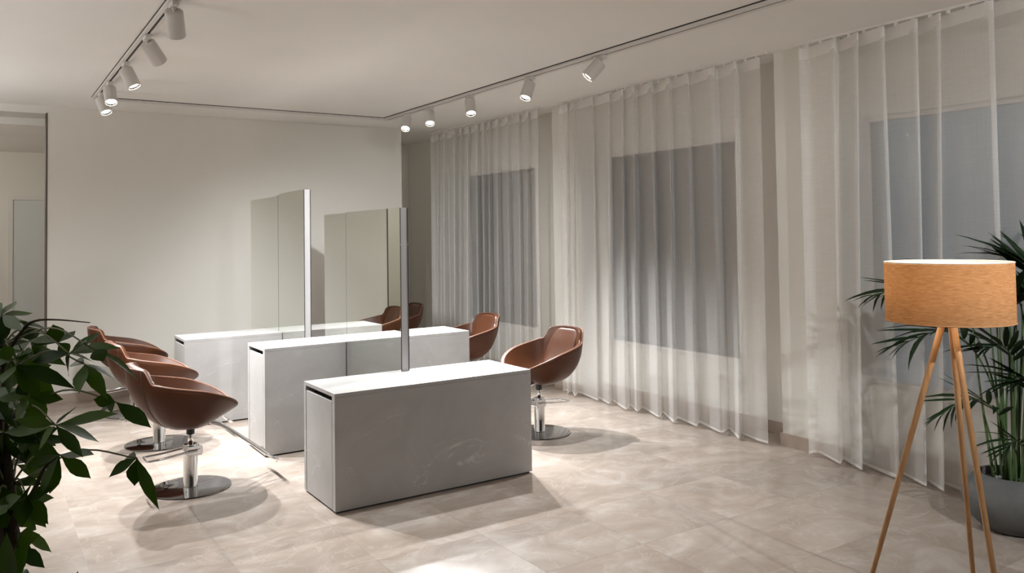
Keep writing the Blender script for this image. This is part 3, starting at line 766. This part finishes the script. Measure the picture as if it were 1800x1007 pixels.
tubeobj('branch', M_BARK, [A(20, 935, 2.0), A(33, 898, 1.98), A(48, 880, 1.97), A(60, 862, 1.96), A(80, 820, 1.95), A(105, 799, 1.95)], [.012, .011, .007, .006, .004, .003], mt, 8, n=4)
ML = [leaf_mesh('leaf', [(0, .006), (.10, .035), (.28, .125), (.48, .185), (.66, .165), (.82, .092), (.93, .030), (1, .001)], .16, dr) for dr in (.0, .12, .22)]
for me in ML: me.materials.append(M_LEAF)
HUBS = [
 ((3, 554), 2.05, [(28, 529), (58, 550), (40, 580), (0, 604), (-24, 530), (-30, 575)]),
 ((46, 572), 2.12, [(18, 588), (92, 571), (70, 556), (30, 545), (60, 600)]),
 ((103, 602), 1.98, [(46, 590), (133, 581), (122, 622), (52, 604), (93, 570)]),
 ((123, 622), 1.90, [(198, 596), (50, 632), (112, 662), (170, 632), (150, 600), (176, 583)]),
 ((149, 640), 1.92, [(134, 684), (180, 685), (210, 662), (120, 632)]),
 ((166, 614), 1.86, [(256, 654), (180, 629)]),
 ((28, 642), 1.95, [(118, 666), (70, 701), (66, 668), (0, 668), (2, 612), (48, 612)]),
 ((54, 600), 2.15, [(20, 628), (85, 632), (-10, 600)]),
 ((98, 747), 1.88, [(208, 727), (146, 804), (181, 769), (28, 738), (136, 714), (60, 790)]),
 ((52, 696), 1.96, [(-4, 700), (112, 702), (80, 740), (20, 736), (36, 668)]),
 ((203, 706), 1.90, [(164, 702), (162, 738), (238, 748), (266, 752), (186, 716)]),
 ((105, 799), 1.93, [(164, 842), (166, 799), (60, 876), (82, 872), (52, 812), (48, 786)]),
 ((241, 805), 1.88, [(188, 831), (236, 854), (270, 887), (205, 810)]),
 ((6, 760), 2.0, [(70, 774), (38, 826), (-20, 838), (-40, 750), (44, 742), (90, 752)]),
 ((-30, 690), 2.05, [(40, 690), (20, 734), (-20, 760), (30, 655)]),
 ((20, 850), 2.02, [(-10, 918), (40, 906), (62, 838), (-40, 830)]),
 ((-8, 900), 1.9, [(12, 926), (12, 900), (-60, 940), (30, 870)]),
 ((20, 1040), 1.86, [(12, 935), (46, 985), (-40, 980), (60, 1050), (34, 952)]),
 ((120, 1080), 1.84, [(137, 1003), (170, 1060), (80, 1050)]),
 ((-40, 800), 1.95, [(24, 806), (12, 856), (-10, 760)]),
 ((-30, 620), 2.0, [(30, 626), (12, 660), (20, 595), (-20, 560)]),
 ((60, 775), 2.06, [(112, 770), (100, 830), (20, 800), (52, 832), (96, 748)]),
]
rm = random.Random(77)
tubeobj('branch', M_BARK, [A(0, 640, 2.05), A(40, 580, 2.0), A(62, 564, 1.98), A(100, 562, 1.96), A(158, 567, 1.94)], [.005, .004, .003, .0022, .0012], mt, 6, n=4)
for k in range(30):
    hx, hy = rm.uniform(-75, 60-.06*k), rm.uniform(600, 960); a0 = rm.uniform(0, 6.28); tl = []
    for q in range(5):
        a = a0+q*1.257+rm.uniform(-.2, .2); ln = rm.uniform(40, 68); tl.append((hx+ln*math.cos(a), hy+ln*.75*math.sin(a)+14))
    HUBS.append(((hx, hy), rm.uniform(1.95, 2.22), tl))
nodes = [A(5, 740, 2.03), A(8, 660, 2.05), A(14, 860, 2.0), A(2, 610, 2.05), A(18, 930, 2.0)]
for (hx, hy), d, tips in HUBS:
    h = A(hx, hy, d)
    nd = min(nodes, key=lambda q: (q-h).length + (.3 if q.z > h.z+.05 else 0)) if hy < 990 else Vector((0, 0, .55))
    mid = nd.lerp(h, .55)+Vector((0, 0, .03+.05*(nd-h).length))
    tubeobj('petiole', M_PETIOLE, [nd, mid, h], [.003, .0022, .0018], mt, 6, n=6)
    for tx, ty in tips:
        t = A(tx, ty, d+rm.uniform(-.10, .10)); dv = t-h; ln = dv.length
        side = dv.cross(FW).normalized(); nrm = Vector((0, 0, .75))-FW*rm.uniform(.35, .9)+side*rm.uniform(-.35, .35)
        o = bpy.data.objects.new('leaf', ML[int(rm.random()*3)]); COL.objects.link(o); o.parent = mt
        orient(o, h, dv, nrm, ln, (.115/ln)*rm.uniform(.8, 1.1) if ln < .13 else rm.uniform(.55, .78))
print('tiles', cnt)
